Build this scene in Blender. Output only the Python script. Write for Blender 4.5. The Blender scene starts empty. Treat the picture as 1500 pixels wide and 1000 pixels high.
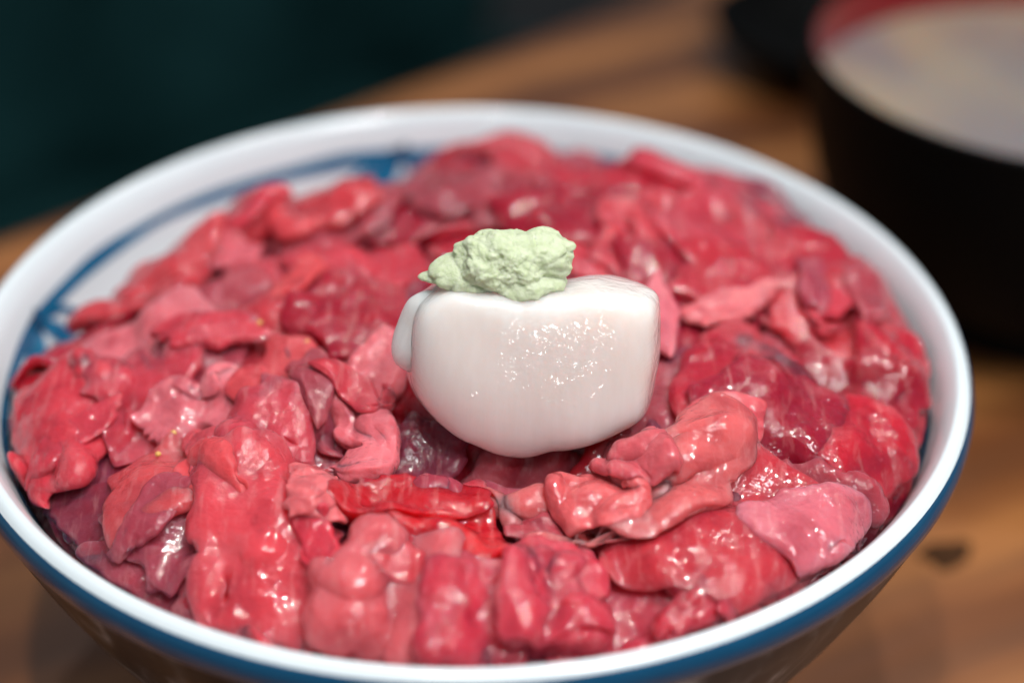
import bpy, bmesh, math
import numpy as np
from mathutils import Vector, Matrix, noise

# ------------------------------------------------------------------ camera, light, exposure
scene = bpy.context.scene
col = scene.collection
LIP = 64.0                                   # height of the bowl's lip above the table, mm


def W(x, y, z):
    """mm, measured from the centre of the bowl's mouth -> metres, table at 0"""
    return (x * .001, y * .001, (z + LIP) * .001)


pitch, roll = math.radians(33.93), math.radians(.63)
fw = Vector((0, math.cos(pitch), -math.sin(pitch)))
rt = Vector((1, 0, 0))
up = rt.cross(fw)
r2 = rt * math.cos(roll) + up * math.sin(roll)
u2 = -rt * math.sin(roll) + up * math.cos(roll)
cam_data = bpy.data.cameras.new('camera')
cam = bpy.data.objects.new('camera', cam_data)
col.objects.link(cam)
cpos = Vector(W(6.68, -216.21, 142.59))
cam.matrix_world = Matrix(((r2.x, u2.x, -fw.x, cpos.x), (r2.y, u2.y, -fw.y, cpos.y),
                           (r2.z, u2.z, -fw.z, cpos.z), (0, 0, 0, 1)))
cam_data.lens = 60
cam_data.sensor_width = 36
cam_data.sensor_fit = 'HORIZONTAL'
cam_data.clip_start = .01
cam_data.clip_end = 20
cam_data.dof.use_dof = True
cam_data.dof.focus_distance = (Vector(W(6, -37, 6)) - cpos).dot(fw)
cam_data.dof.aperture_fstop = 5.9
scene.camera = cam

world = bpy.data.worlds.new('World')
scene.world = world
world.use_nodes = True
bg = world.node_tree.nodes['Background']
bg.inputs['Color'].default_value = (.80, .90, 1.0, 1)
bg.inputs['Strength'].default_value = .27


def lamp(name, loc, target, size, power, colour, size_y=None, beam=180):
    d = bpy.data.lights.new(name, 'AREA')
    d.shape = 'RECTANGLE' if size_y else 'DISK'
    d.size = size
    if size_y:
        d.size_y = size_y
    d.energy = power
    d.spread = math.radians(beam)
    d.color = colour
    o = bpy.data.objects.new(name, d)
    col.objects.link(o)
    o.location = loc
    o.rotation_euler = (Vector(target) - Vector(loc)).to_track_quat('-Z', 'Y').to_euler()
    return o


lamp('ceiling_panel_lamp', (.30, -.36, .74), (.02, -.02, .06), .20, .42, (.96, .985, 1.0), .20, 62)
for lx, ly, lz, pw in ((.36, .50, .95, .8), (-.12, .55, .95, .7), (.50, -.05, 1.0, 2.2), (-.05, -.20, 1.05, 2.6), (.16, .02, 1.1, 2.4)):
    lamp('glint_spot_lamp', (lx, ly, lz), (.01, -.03, .06), .038, pw * .100, (1.0, .98, .95), None, 46)  # unseen overhead spots, added for the glints on the wet fish

lamp('low_front_lamp', (.13, -.95, .25), (0, -.03, .07), .07, .9, (1.0, .98, .95))  # unseen lamp added low in front for the scallop's glint

scene.view_settings.view_transform = 'Standard'
scene.view_settings.look = 'None'
scene.view_settings.exposure = -.24
scene.view_settings.gamma = 1
scene.view_settings.use_curve_mapping = False
scene.render.engine = 'CYCLES'
scene.cycles.use_denoising = True
scene.cycles.max_bounces = 9
scene.cycles.diffuse_bounces = 6
scene.cycles.glossy_bounces = 3
scene.cycles.sample_clamp_indirect = 6


# ------------------------------------------------------------------ helpers
def tag(o, label=None, category=None, group=None, kind=None):
    if label:
        o['label'] = label
    if category:
        o['category'] = category
    if group:
        o['group'] = group
    if kind:
        o['kind'] = kind
    return o


def mesh_obj(name, verts, faces, mat=None, parent=None, smooth=True):
    me = bpy.data.meshes.new(name)
    me.from_pydata([tuple(v) for v in verts], [], faces)
    me.validate()
    if smooth:
        me.polygons.foreach_set('use_smooth', [True] * len(me.polygons))
    if mat:
        me.materials.append(mat)
    me.update()
    o = bpy.data.objects.new(name, me)
    col.objects.link(o)
    if parent:
        o.parent = parent
    return o


def empty(name, loc):
    o = bpy.data.objects.new(name, None)
    o.empty_display_size = .01
    o.location = loc
    col.objects.link(o)
    return o


def adopt(o, root):
    """make o a part of root without moving it"""
    o.parent = root
    o.matrix_parent_inverse = Matrix.Translation(-Vector(root.location))
    return o


def lathe(name, prof, mat, seg=160, close=False):
    """prof = [(r, z)] in mm round the bowl axis; verts in metres"""
    verts, faces, n = [], [], len(prof)
    for k in range(seg):
        a = 2 * math.pi * k / seg
        for r, z in prof:
            verts.append((r * math.cos(a) * .001, r * math.sin(a) * .001, z * .001))
    for k in range(seg):
        k2 = (k + 1) % seg
        for i in range(n - 1 + (1 if close else 0)):
            j = (i + 1) % n
            faces.append((k * n + i, k2 * n + i, k2 * n + j, k * n + j))
    return mesh_obj(name, verts, faces, mat)


def spline(pts, n=6):
    """Catmull-Rom through 2-D points"""
    P = [pts[0]] + list(pts) + [pts[-1]]
    out = []
    for i in range(1, len(P) - 2):
        p0, p1, p2, p3 = [np.array(q, float) for q in P[i - 1:i + 3]]
        for k in range(n):
            t = k / n
            out.append(tuple(.5 * (2 * p1 + (p2 - p0) * t + (2 * p0 - 5 * p1 + 4 * p2 - p3) * t * t
                                   + (-p0 + 3 * p1 - 3 * p2 + p3) * t ** 3)))
    out.append(tuple(pts[-1]))
    return out


class NT:
    """small wrapper for building node trees"""

    def __init__(self, name):
        self.m = bpy.data.materials.new(name)
        self.m.use_nodes = True
        self.t = self.m.node_tree
        self.b = self.t.nodes['Principled BSDF']

    def node(self, kind, **kw):
        n = self.t.nodes.new(kind)
        for k, v in kw.items():
            if k.startswith('_'):
                setattr(n, k[1:], v)
        return n

    def set(self, sock, v):
        if hasattr(v, 'outputs'):
            v = v.outputs[0]
        if isinstance(v, bpy.types.NodeSocket):
            self.t.links.new(v, sock)
        else:
            sock.default_value = v

    def p(self, name, v):
        self.set(self.b.inputs[name], v)

    def coord(self, which='Object'):
        return self.node('ShaderNodeTexCoord').outputs[which]

    def mapping(self, vec, scale=(1, 1, 1), rot=(0, 0, 0), loc=(0, 0, 0)):
        n = self.node('ShaderNodeMapping')
        self.set(n.inputs['Vector'], vec)
        n.inputs['Scale'].default_value = scale
        n.inputs['Rotation'].default_value = rot
        n.inputs['Location'].default_value = loc
        return n.outputs[0]

    def noise(self, vec, scale, detail=3, rough=.5, dist=0):
        n = self.node('ShaderNodeTexNoise')
        self.set(n.inputs['Vector'], vec)
        n.inputs['Scale'].default_value = scale
        n.inputs['Detail'].default_value = detail
        n.inputs['Roughness'].default_value = rough
        n.inputs['Distortion'].default_value = dist
        return n.outputs['Fac']

    def ramp(self, fac, stops):
        n = self.node('ShaderNodeValToRGB')
        self.set(n.inputs['Fac'], fac)
        e = n.color_ramp.elements
        while len(e) < len(stops):
            e.new(.5)
        for q, (pos, c) in zip(e, stops):
            q.position = pos
            q.color = (c, c, c, 1) if isinstance(c, (int, float)) else (*c, 1)
        return n.outputs['Color']

    def mix(self, a, b, fac, mode='MIX'):
        n = self.node('ShaderNodeMix', _data_type='RGBA', _blend_type=mode)
        self.set(n.inputs[0], fac)
        self.set(n.inputs[6], a if not isinstance(a, tuple) else (*a, 1))
        self.set(n.inputs[7], b if not isinstance(b, tuple) else (*b, 1))
        return n.outputs[2]

    def math(self, op, a, b=0.):
        n = self.node('ShaderNodeMath', _operation=op)
        self.set(n.inputs[0], a)
        self.set(n.inputs[1], b)
        return n.outputs[0]

    def bump(self, h, dist, strength=1., prev=None):
        n = self.node('ShaderNodeBump')
        self.set(n.inputs['Height'], h)
        n.inputs['Distance'].default_value = dist
        self.set(n.inputs['Strength'], strength)
        if prev is not None:
            self.set(n.inputs['Normal'], prev)
        return n.outputs[0]


# ------------------------------------------------------------------ materials
def mat_glaze(name, colour, colour2=None, rough=.12, sss=.0):
    m = NT(name)
    c = m.coord()
    f = m.noise(c, 120, 4)
    m.p('Base Color', m.mix(colour, colour2 or tuple(v * .9 for v in colour), f))
    m.p('Roughness', m.ramp(m.noise(c, 400, 3), [(.3, rough), (.8, rough + .12)]))
    m.p('Coat Weight', .4)
    m.p('Coat Roughness', .06)
    if sss:
        m.p('Subsurface Weight', sss)
        m.p('Subsurface Radius', (1, .9, .85))
        m.p('Subsurface Scale', .0015)
    m.p('Normal', m.bump(m.noise(c, 90, 2), .0006, .25))
    return m.m


M = {}
M['porcelain'] = mat_glaze('white_porcelain', (.70, .765, .795), (.68, .75, .785), .14, .1)
M['blue'] = mat_glaze('cobalt_blue_glaze', (.001, .075, .165), (.001, .045, .11), .16)
M['ring_blue'] = mat_glaze('ring_blue_paint', (.002, .15, .30), (.001, .09, .20), .18)
M['indigo'] = mat_glaze('indigo_brush_paint', (.012, .03, .13), (.02, .06, .2), .18)


def mat_petal():
    m = NT('washed_blue_paint')
    c = m.coord()
    f = m.ramp(m.noise(c, 230, 3, .6), [(.33, 0.), (.68, 1.)])
    m.p('Base Color', m.mix((.001, .10, .24), (.01, .22, .40), f))
    m.p('Roughness', .18)
    m.p('Coat Weight', .3)
    return m.m


M['petal'] = mat_petal()


def mat_outside():
    """dark smoky underglaze wash; pale streaks painted in for glossy reflections"""
    m = NT('smoky_outer_glaze')
    c = m.coord()
    f = m.noise(m.mapping(c, (1, 1, .45)), 150, 5, .62, .8)
    base = m.ramp(f, [(.30, (.010, .011, .013)), (.50, (.026, .027, .029)), (.60, (.085, .087, .09)), (.70, (.26, .262, .265))])
    m.p('Base Color', base)
    m.p('Roughness', .35)
    m.p('Specular IOR Level', .15)
    m.p('Coat Weight', 0.)
    m.p('Coat Roughness', .1)
    m.p('Normal', m.bump(m.noise(c, 90, 2), .0006, .25))
    return m.m


M['outside'] = mat_outside()


def mat_tuna():
    m = NT('raw_tuna')
    info = m.node('ShaderNodeObjectInfo')
    oc = info.outputs['Color']
    rnd = info.outputs['Random']
    c = m.coord('Generated')
    pos = m.coord('Object')
    # mottling: paler fatty clouds, darker blood clouds, faint fibres
    cl = m.noise(pos, 130, 4, .55, .6)
    pale = m.mix(oc, (.78, .27, .29), .22)
    deep = m.mix(oc, (.24, .004, .02), .50)
    c1 = m.mix(deep, oc, m.ramp(cl, [(.30, 0.), (.50, 1.)]))
    c2 = m.mix(c1, pale, m.ramp(cl, [(.52, 0.), (.72, 1.)]))
    fib = m.noise(m.mapping(pos, (1, .13, .5), (0, .3, .6)), 900, 3, .5, .3)
    c3 = m.mix(c2, (.86, .45, .44), m.ramp(fib, [(.54, 0.), (.78, .22)]))
    m.p('Base Color', c3)
    m.p('Subsurface Weight', .85)
    m.p('Subsurface Radius', (1.0, .34, .30))
    m.p('Subsurface Scale', m.math('MULTIPLY', info.outputs['Alpha'], .0075))
    m.p('Roughness', m.ramp(m.noise(pos, 260, 3), [(.3, .20), (.7, .36)]))
    m.p('IOR', 1.4)
    m.p('Specular IOR Level', .15)
    m.p('Coat Weight', 1.)
    m.p('Coat Roughness', .06)
    m.p('Coat IOR', 1.45)
    # wet pebbled skin: patches of fine beads, broad swells, fibre ridges
    patch = m.ramp(m.noise(pos, 95, 2), [(.40, .15), (.62, 1.)])
    vor = m.node('ShaderNodeTexVoronoi', _feature='SMOOTH_F1')
    m.set(vor.inputs['Vector'], pos)
    vor.inputs['Scale'].default_value = 1150
    vor.inputs['Smoothness'].default_value = .6
    beads = m.math('SUBTRACT', 1., vor.outputs['Distance'])
    beads = m.math('MULTIPLY', beads, patch)
    n1 = m.bump(m.noise(pos, 170, 3, .5), .0016, .55)
    n2 = m.bump(m.noise(pos, 560, 3, .55), .00050, .6, n1)
    m.p('Normal', n2)
    w1 = m.bump(m.noise(pos, 170, 3, .5), .0016, .45)
    w2 = m.bump(m.noise(pos, 600, 2, .5), .00030, .5, w1)
    w3 = m.bump(m.noise(pos, 1500, 2, .5), .00022, m.math('MULTIPLY', patch, 1.2), w2)
    w4 = m.bump(beads, .00026, .9, w3)
    m.p('Coat Normal', w4)
    # flesh lets light through from piece to piece
    tr = m.node('ShaderNodeBsdfTranslucent')
    gm = m.node('ShaderNodeGamma')
    m.set(gm.inputs[0], c3)
    gm.inputs[1].default_value = .62
    m.set(tr.inputs['Color'], gm)
    m.set(tr.inputs['Normal'], n2)
    mx = m.node('ShaderNodeMixShader')
    mx.inputs[0].default_value = .14
    m.t.links.new(m.b.outputs[0], mx.inputs[1])
    m.t.links.new(tr.outputs[0], mx.inputs[2])
    # the wet film on top of both
    gl = m.node('ShaderNodeBsdfGlossy')
    gl.inputs['Roughness'].default_value = .06
    m.set(gl.inputs['Normal'], w4)
    fr = m.node('ShaderNodeFresnel')
    fr.inputs['IOR'].default_value = 1.5
    m.set(fr.inputs['Normal'], w4)
    mx2 = m.node('ShaderNodeMixShader')
    m.set(mx2.inputs[0], fr)
    m.t.links.new(mx.outputs[0], mx2.inputs[1])
    m.t.links.new(gl.outputs[0], mx2.inputs[2])
    m.t.links.new(mx2.outputs[0], m.t.nodes['Material Output'].inputs['Surface'])
    m.p('Coat Weight', 0.)
    return m.m


M['tuna'] = mat_tuna()


def mat_scallop():
    m = NT('raw_scallop')
    pos = m.coord()
    fib = m.noise(m.mapping(pos, (1, 1, .035)), 700, 3, .5)
    base = m.mix((.735, .655, .615), (.76, .69, .655), m.ramp(fib, [(.35, 0.), (.7, 1.)]))
    base = m.mix(base, (.78, .66, .56), m.ramp(m.noise(pos, 90, 3), [(.60, 0.), (.8, .35)]))
    m.p('Base Color', base)
    m.p('Subsurface Weight', 1.)
    m.p('Subsurface Radius', (1, .74, .66))
    m.p('Subsurface Scale', .010)
    m.p('Roughness', .4)
    m.p('Specular IOR Level', .2)
    m.p('Coat Weight', 1.)
    m.p('Coat Roughness', .05)
    n1 = m.bump(fib, .0003, .10)
    pt = m.ramp(m.noise(pos, 110, 2), [(.38, .25), (.6, 1.)])
    n2 = m.bump(m.noise(pos, 300, 3, .55, .6), .0010, .5, n1)
    n2 = m.bump(m.noise(pos, 800, 2, .5, .8), .0003, m.math('MULTIPLY', pt, .12), n2)
    m.p('Normal', n1)
    m.p('Coat Normal', n2)
    return m.m


M['scallop'] = mat_scallop()


def mat_wasabi():
    m = NT('grated_wasabi')
    pos = m.coord()
    f = m.noise(pos, 700, 4, .6)
    m.p('Base Color', m.mix((.43, .49, .30), (.55, .60, .43), m.ramp(f, [(.3, 0.), (.68, 1.)])))
    m.p('Subsurface Weight', .5)
    m.p('Subsurface Radius', (.8, 1, .5))
    m.p('Subsurface Scale', .0012)
    m.p('Roughness', .55)
    m.p('Specular IOR Level', .35)
    n1 = m.bump(m.noise(pos, 700, 3, .55), .0004, .4)
    m.p('Normal', m.bump(m.noise(pos, 2600, 2), .0002, .6, n1))
    return m.m


M['wasabi'] = mat_wasabi()


def mat_wood():
    m = NT('varnished_table_wood')
    pos = m.coord()
    ang = math.radians(-28)
    v = m.mapping(pos, (1, 1, 1), (0, 0, ang))
    warp = m.noise(m.mapping(v, (2.5, 9, 1)), 1.6, 3, .5)
    wv = m.node('ShaderNodeTexWave', _wave_type='BANDS', _bands_direction='Y')
    m.set(wv.inputs['Vector'], v)
    wv.inputs['Scale'].default_value = 9
    wv.inputs['Distortion'].default_value = 5
    wv.inputs['Detail'].default_value = 3
    wv.inputs['Detail Scale'].default_value = .8
    wv.inputs['Detail Roughness'].default_value = .55
    streak = m.noise(m.mapping(v, (3, 40, 1)), 2.2, 5, .6)
    a = m.ramp(wv.outputs['Fac'], [(.1, (.15, .046, .013)), (.5, (.29, .098, .025)), (.9, (.42, .160, .044))])
    b = m.mix(a, (.085, .030, .010), m.ramp(streak, [(.46, 0.), (.70, .75)]))
    big = m.noise(v, 9, 2)
    cc = m.mix(b, (.20, .068, .020), m.ramp(big, [(.4, 0.), (.65, .6)]))
    m.p('Base Color', cc)
    m.p('Roughness', m.ramp(streak, [(.3, .38), (.8, .55)]))
    m.p('Coat Weight', .15)
    m.p('Coat Roughness', .25)
    m.p('Normal', m.bump(streak, .0006, .4))
    return m.m


M['wood'] = mat_wood()


def mat_plain(name, c, rough=.4, coat=0., c2=None, nscale=40):
    m = NT(name)
    pos = m.coord()
    m.p('Base Color', m.mix(c, c2 or tuple(v * .75 for v in c), m.noise(pos, nscale, 3)))
    m.p('Roughness', rough)
    m.p('Coat Weight', coat)
    m.p('Coat Roughness', .08)
    return m.m


M['black_lacquer'] = mat_plain('black_lacquer', (.004, .004, .004), .5, .0)
M['black_lacquer'].node_tree.nodes['Principled BSDF'].inputs['Specular IOR Level'].default_value = .05
M['red_lacquer'] = mat_plain('red_lacquer', (.30, .008, .016), .28, .4)
M['knot'] = mat_plain('dark_wood_knot', (.030, .012, .005), .85, 0, (.07, .03, .012), 300)
M['knot'].node_tree.nodes['Principled BSDF'].inputs['Specular IOR Level'].default_value = .1
M['crumb'] = mat_plain('yellow_crumb', (.75, .42, .10), .4, .3)


def mat_soup():
    m = NT('cloudy_miso_soup')
    pos = m.coord()
    f = m.noise(m.mapping(pos, loc=(.3, .1, 0)), 17, 4, .55, .6)
    m.p('Base Color', m.mix((.24, .205, .205), (.40, .30, .20), m.ramp(f, [(.38, 0.), (.62, 1.)])))
    m.p('Roughness', .18)
    m.p('Subsurface Weight', .3)
    m.p('Subsurface Scale', .004)
    m.p('Normal', m.bump(m.noise(pos, 60, 2), .0008, .2))
    return m.m


M['soup'] = mat_soup()


def mat_fabric():
    m = NT('dark_teal_upholstery')
    pos = m.coord()
    f = m.noise(pos, 9, 4, .6)
    m.p('Base Color', m.mix((.010, .050, .050), (.034, .135, .135), m.ramp(f, [(.35, 0.), (.7, 1.)])))
    m.p('Roughness', .7)
    m.p('Specular IOR Level', .15)
    m.p('Normal', m.bump(m.noise(pos, 700, 2), .0006, .5))
    return m.m


M['fabric'] = mat_fabric()

# ------------------------------------------------------------------ table and what lies beyond it
E0, E1 = Vector((-115, 132)), Vector((44, 281))          # two points on the far table edge, mm
ed = (E1 - E0).normalized()
en = Vector((ed.y, -ed.x))                               # towards the diners


def table_point(u, v):
    q = E0 + ed * u + en * v
    return q.x * .001, q.y * .001


troot = empty('wooden_table', (0, 0, 0))
tag(troot, 'brown wooden table top under both bowls with a rounded far edge', 'table')
# the slab with a rounded far edge, profile swept along the edge
prof = [(0, -30), (-1.5, -27), (-2, -20), (-2, -6), (-1.2, -2.5), (1, -.6), (4, 0)]
pv = [(900, 0), (900, -30)]
tv, tf = [], []
full = prof + pv
us = [-900, -300, 0, 300, 900]
for u in us:
    for v, z in full:
        x, y = table_point(u, v)
        tv.append((x, y, z * .001))
n = len(full)
for k in range(len(us) - 1):
    for i in range(n):
        j = (i + 1) % n
        tf.append((k * n + i, k * n + j, (k + 1) * n + j, (k + 1) * n + i))
tf.append(tuple(range(n)))
tf.append(tuple(reversed([(len(us) - 1) * n + i for i in range(n)])))
top = mesh_obj('table_top', tv, tf, M['wood'], troot, smooth=False)
# the knot in the wood, a slightly sunken-looking lens of dark heartwood
kv, kf = [(0, 0, .0009)], []
for ring, (rr, zz) in enumerate([(.35, .0008), (.7, .0006), (1., .0001)]):
    for k in range(24):
        a = 2 * math.pi * k / 24
        w = 1 + .14 * math.sin(3 * a + 1) + .08 * math.sin(5 * a)
        kv.append((.0052 * rr * w * math.cos(a), .0036 * rr * w * math.sin(a), zz))
for k in range(24):
    kf.append((0, 1 + k, 1 + (k + 1) % 24))
    for g in range(2):
        kf.append((1 + g * 24 + k, 25 + g * 24 + k, 25 + g * 24 + (k + 1) % 24, 1 + g * 24 + (k + 1) % 24))
knot = mesh_obj('wood_knot', kv, kf, M['knot'], top)
knot.location = (.0868, .0225, 0)
knot.rotation_euler.z = math.radians(25)

# bench beyond the table: a seat cushion and a back cushion, both softly swollen
broot = empty('bench_seat', (0, 0, 0))
tag(broot, 'dark teal upholstered bench in deep shade beyond the table edge', 'bench')


def cushion(name, u0, u1, v0, v1, z0, z1, seedv, parent):
    """puffy box along the table edge direction"""
    bm = bmesh.new()
    bmesh.ops.create_cube(bm, size=2)
    bmesh.ops.subdivide_edges(bm, edges=bm.edges[:], cuts=9, use_grid_fill=True)
    for vtx in bm.verts:
        q = vtx.co
        L = (abs(q.x) ** 8 + abs(q.y) ** 8 + abs(q.z) ** 8) ** .125
        q = q / L
        wr = 1 + .05 * math.sin(9 * q.x + 3 * q.y + seedv) + .03 * math.sin(17 * q.x - 5 * q.z)
        x, y = table_point((u0 + u1) / 2 + (u1 - u0) / 2 * q.x, (v0 + v1) / 2 + (v1 - v0) / 2 * q.y * wr)
        vtx.co = (x, y, ((z0 + z1) / 2 + (z1 - z0) / 2 * q.z * wr) * .001)
    me = bpy.data.meshes.new(name)
    bm.to_mesh(me)
    bm.free()
    me.materials.append(M['fabric'])
    me.polygons.foreach_set('use_smooth', [True] * len(me.polygons))
    o = bpy.data.objects.new(name, me)
    col.objects.link(o)
    o.parent = parent
    return o


cushion('seat_cushion', -420, 60, -420, -60, -330, -230, 0., broot)
cushion('seat_cushion', 64, 560, -420, -60, -330, -230, 2., broot)
cushion('back_cushion', -420, 60, -520, -425, -300, 150, 1., broot)
cushion('back_cushion', 64, 560, -520, -425, -300, 150, 4., broot)
fl = mesh_obj('floor', [(-3, -3, -.7), (3, -3, -.7), (3, 3, -.7), (-3, 3, -.7)], [(0, 1, 2, 3)],
              mat_plain('dark_floor', (.02, .018, .016), .6), smooth=False)
tag(fl, kind='structure')

# ------------------------------------------------------------------ the porcelain bowl
INNER = [(72.3, -.2), (71.6, -1.2), (70.7, -3), (69.3, -7), (67.6, -12), (65.2, -18), (60, -28), (50, -40), (35, -49),
         (18, -53), (0, -54)]
OUTER = [(75, -1.6), (75.0, -3.2), (74.5, -5.8), (72.9, -10), (69.6, -18), (63.5, -30), (54, -42), (42, -52), (36, -56)]
bowl = empty('rice_bowl', W(0, 0, -LIP))
tag(bowl, 'white porcelain rice bowl with a blue rim band, heaped with raw tuna', 'bowl')
bl = Vector(W(0, 0, 0))
in_prof = spline(INNER[::-1], 5)


def bowl_part(name, prof, mat, close=False):
    o = lathe(name, prof, mat, 192, close)
    o.location = bl
    return adopt(o, bowl)


# wall: inside + lip + a thin outside skin just below the band
lip = [(72.55, .15), (72.9, .35), (73.3, .38), (73.8, .2), (74.25, -.12), (74.6, -.5)]
inner = bowl_part('inner_wall', in_prof + lip, M['porcelain'])
bowl_part('rim_band', spline([(74.6, -.5), (75.05, -1.2), (75.4, -2.2), (75.45, -3.1), (75.2, -4.3), (74.5, -5.2)], 4), M['blue'])
out_prof = spline([(74.5, -5.2)] + OUTER[3:], 5)
bowl_part('outer_wall', out_prof, M['outside'])
bowl_part('foot_ring', spline([(36, -56), (34.6, -57.5), (34, -60), (33.6, -63.6), (33, -64), (31, -64), (30.4, -63.6), (30, -58),
                               (0, -56)], 2), M['porcelain'])

iz = np.array([q[1] for q in in_prof])
ir = np.array([q[0] for q in in_prof])


def wall_r(z):
    return np.interp(z, iz, ir)


def wall_pt(theta, z, off=.12):
    r = float(wall_r(z)) - off
    return (r * math.cos(theta) * .001, r * math.sin(theta) * .001, (z + off * .5) * .001)


def ring_line(name, z0, z1, mat, wob=0.):
    seg = 240
    v, f = [], []
    for k in range(seg):
        a = 2 * math.pi * k / seg
        d = wob * (math.sin(5 * a + 1) + .6 * math.sin(11 * a) + .4 * math.sin(23 * a + 2))
        w = 1 + .18 * math.sin(7 * a + .5) + .12 * math.sin(17 * a)
        zc, hw = (z0 + z1) / 2 + d, abs(z1 - z0) / 2 * w
        for t in (1, .33, -.33, -1):
            v.append(wall_pt(a, zc + hw * t))
    for k in range(seg):
        k2 = (k + 1) % seg
        for i in range(3):
            f.append((k * 4 + i, k * 4 + i + 1, k2 * 4 + i + 1, k2 * 4 + i))
    o = mesh_obj(name, v, f, mat)
    o.parent = inner                                    # painted on the inside: a sub-part
    return o


ring_line('painted_ring', -5.6, -7.8, M['ring_blue'], .12)
ring_line('painted_thin_ring', -13.6, -14.0, M['indigo'], .10)


def stroke(name, pts, widths, mat, off=.2):
    """brush stroke on the inner wall: pts = [(theta deg, z)], widths in mm"""
    P = spline(pts, 6)
    wd = np.interp(np.linspace(0, 1, len(P)), np.linspace(0, 1, len(widths)), widths)
    v, f = [], []
    for i, (a, z) in enumerate(P):
        q0, q1 = P[max(i - 1, 0)], P[min(i + 1, len(P) - 1)]
        R = 68.
        tx, tz = math.radians(q1[0] - q0[0]) * R, q1[1] - q0[1]
        L = math.hypot(tx, tz) or 1
        nx, nz = -tz / L, tx / L
        for t in (-1, -.5, 0, .5, 1):
            h = wd[i] / 2 * t
            v.append(wall_pt(math.radians(a) + nx * h / R, z + nz * h, off))
    for i in range(len(P) - 1):
        for k in range(4):
            f.append((i * 5 + k, i * 5 + k + 1, (i + 1) * 5 + k + 1, (i + 1) * 5 + k))
    o = mesh_obj(name, v, f, mat)
    o.parent = inner                                    # painted on the inside: a sub-part
    return o


for kk in range(6):                                     # six tied-leaf motifs hanging from the ring
    a0 = 103 + 69 * 1 + (kk - 1) * 61.5 if kk else 102
    s = math.pi / 180
    stroke('painted_leaf', [(a0, -7), (a0 + 2.2, -9.5), (a0 + 4.6, -12.5), (a0 + 6.5, -16)], [1.0, 4.0, 6.4, 4.6], M['petal'], .16)
    stroke('painted_leaf', [(a0, -7), (a0 - 2.5, -10), (a0 - 5, -14)], [.8, 3.2, 4.2], M['petal'], .16)
    stroke('painted_line', [(a0, -7), (a0 + 5.2, -8.2), (a0 + 9, -11.5), (a0 + 10, -16)], [1.5, 1.4, 1.2, .8], M['ring_blue'], .22)
    stroke('painted_line', [(a0, -7), (a0 - 5.2, -8.2), (a0 - 8.6, -11.5), (a0 - 9.6, -16)], [1.5, 1.4, 1.2, .8], M['ring_blue'], .22)
    stroke('painted_knot', [(a0 - 1.0, -4.9), (a0 + .2, -6.6), (a0 + .6, -8.6)], [.5, 2.6, .8], M['blue'], .26)
    stroke('painted_knot', [(a0 + 1.6, -5.2), (a0 + .2, -6.8), (a0 - 1.0, -8.4)], [.4, 1.5, .7], M['blue'], .30)

# ------------------------------------------------------------------ soup bowl and dish in the background
SX, SY = 122., 113.
sb = empty('soup_bowl', (SX * .001, SY * .001, 0))
tag(sb, 'black lacquer soup bowl with a red inside, filled with cloudy soup', 'bowl')
sl = Vector((SX * .001, SY * .001, 0))


def soup_part(name, prof, mat):
    o = lathe(name, prof, mat, 96)
    o.location = sl
    return adopt(o, sb)


soup_part('outer_shell', spline([(54.0, 58.6), (53.6, 55), (52, 42), (48, 27), (41, 14), (33, 8.5), (29, 7.5)], 5), M['black_lacquer'])
soup_part('rim', [(52.2, 58.6), (52.6, 59.6), (53.3, 59.9), (53.9, 59.5), (54.0, 58.6)], M['black_lacquer'])
soup_part('inner_shell', spline([(52.2, 58.6), (51.6, 54), (50, 42), (46, 28), (38, 17), (20, 12), (0, 11)], 5), M['red_lacquer'])
soup_part('foot_ring', spline([(29, 7.5), (28.6, 4), (29.2, .2), (28.6, 0), (26.8, 0), (26, 3), (25.5, 7), (0, 8)], 3), M['black_lacquer'])
sv, sf = [(0, 0, 0)], []
for g in range(1, 13):
    for k in range(72):
        a = 2 * math.pi * k / 72
        r = 50.8 * g / 12
        z = .25 * math.sin(.21 * r * math.cos(a) + 1) * math.sin(.17 * r * math.sin(a)) * (g < 11) + (.5 if g == 12 else 0)
        sv.append((r * math.cos(a) * .001, r * math.sin(a) * .001, z * .001))
for k in range(72):
    sf.append((0, 1 + k, 1 + (k + 1) % 72))
    for g in range(11):
        sf.append((1 + g * 72 + k, 73 + g * 72 + k, 73 + g * 72 + (k + 1) % 72, 1 + g * 72 + (k + 1) % 72))
soup = mesh_obj('miso_soup', sv, sf, M['soup'])
soup.location = (SX * .001, SY * .001, .0475)
tag(soup, 'cloudy beige soup filling the black and red lacquer bowl', 'soup')

DX, DY = 96., 232.  # dish form placed for an undefined dark blob
dish = empty('dark_dish', (DX * .001, DY * .001, 0))
tag(dish, 'small dark dish shape blurred on the table behind the soup bowl', 'dish')
for nm, pf in (('dish_body', spline([(0, 5), (16, 5.2), (27, 9), (33, 15.5), (34, 16), (34.4, 15), (30, 8), (21, 3.5), (19, 3.2)], 4)),
               ('foot_ring', [(19, 3.2), (18.6, 0), (17, 0), (16.5, 3), (0, 3.2)])):
    o = lathe(nm, pf, M['black_lacquer'], 64)
    o.location = dish.location
    adopt(o, dish)

# ------------------------------------------------------------------ the heap: sheets of tuna dropped one by one on a height field
RES = .8
GN = int(160 / RES) + 1
gx = (np.arange(GN) - GN // 2) * RES
GX, GY = np.meshgrid(gx, gx, indexing='ij')


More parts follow.
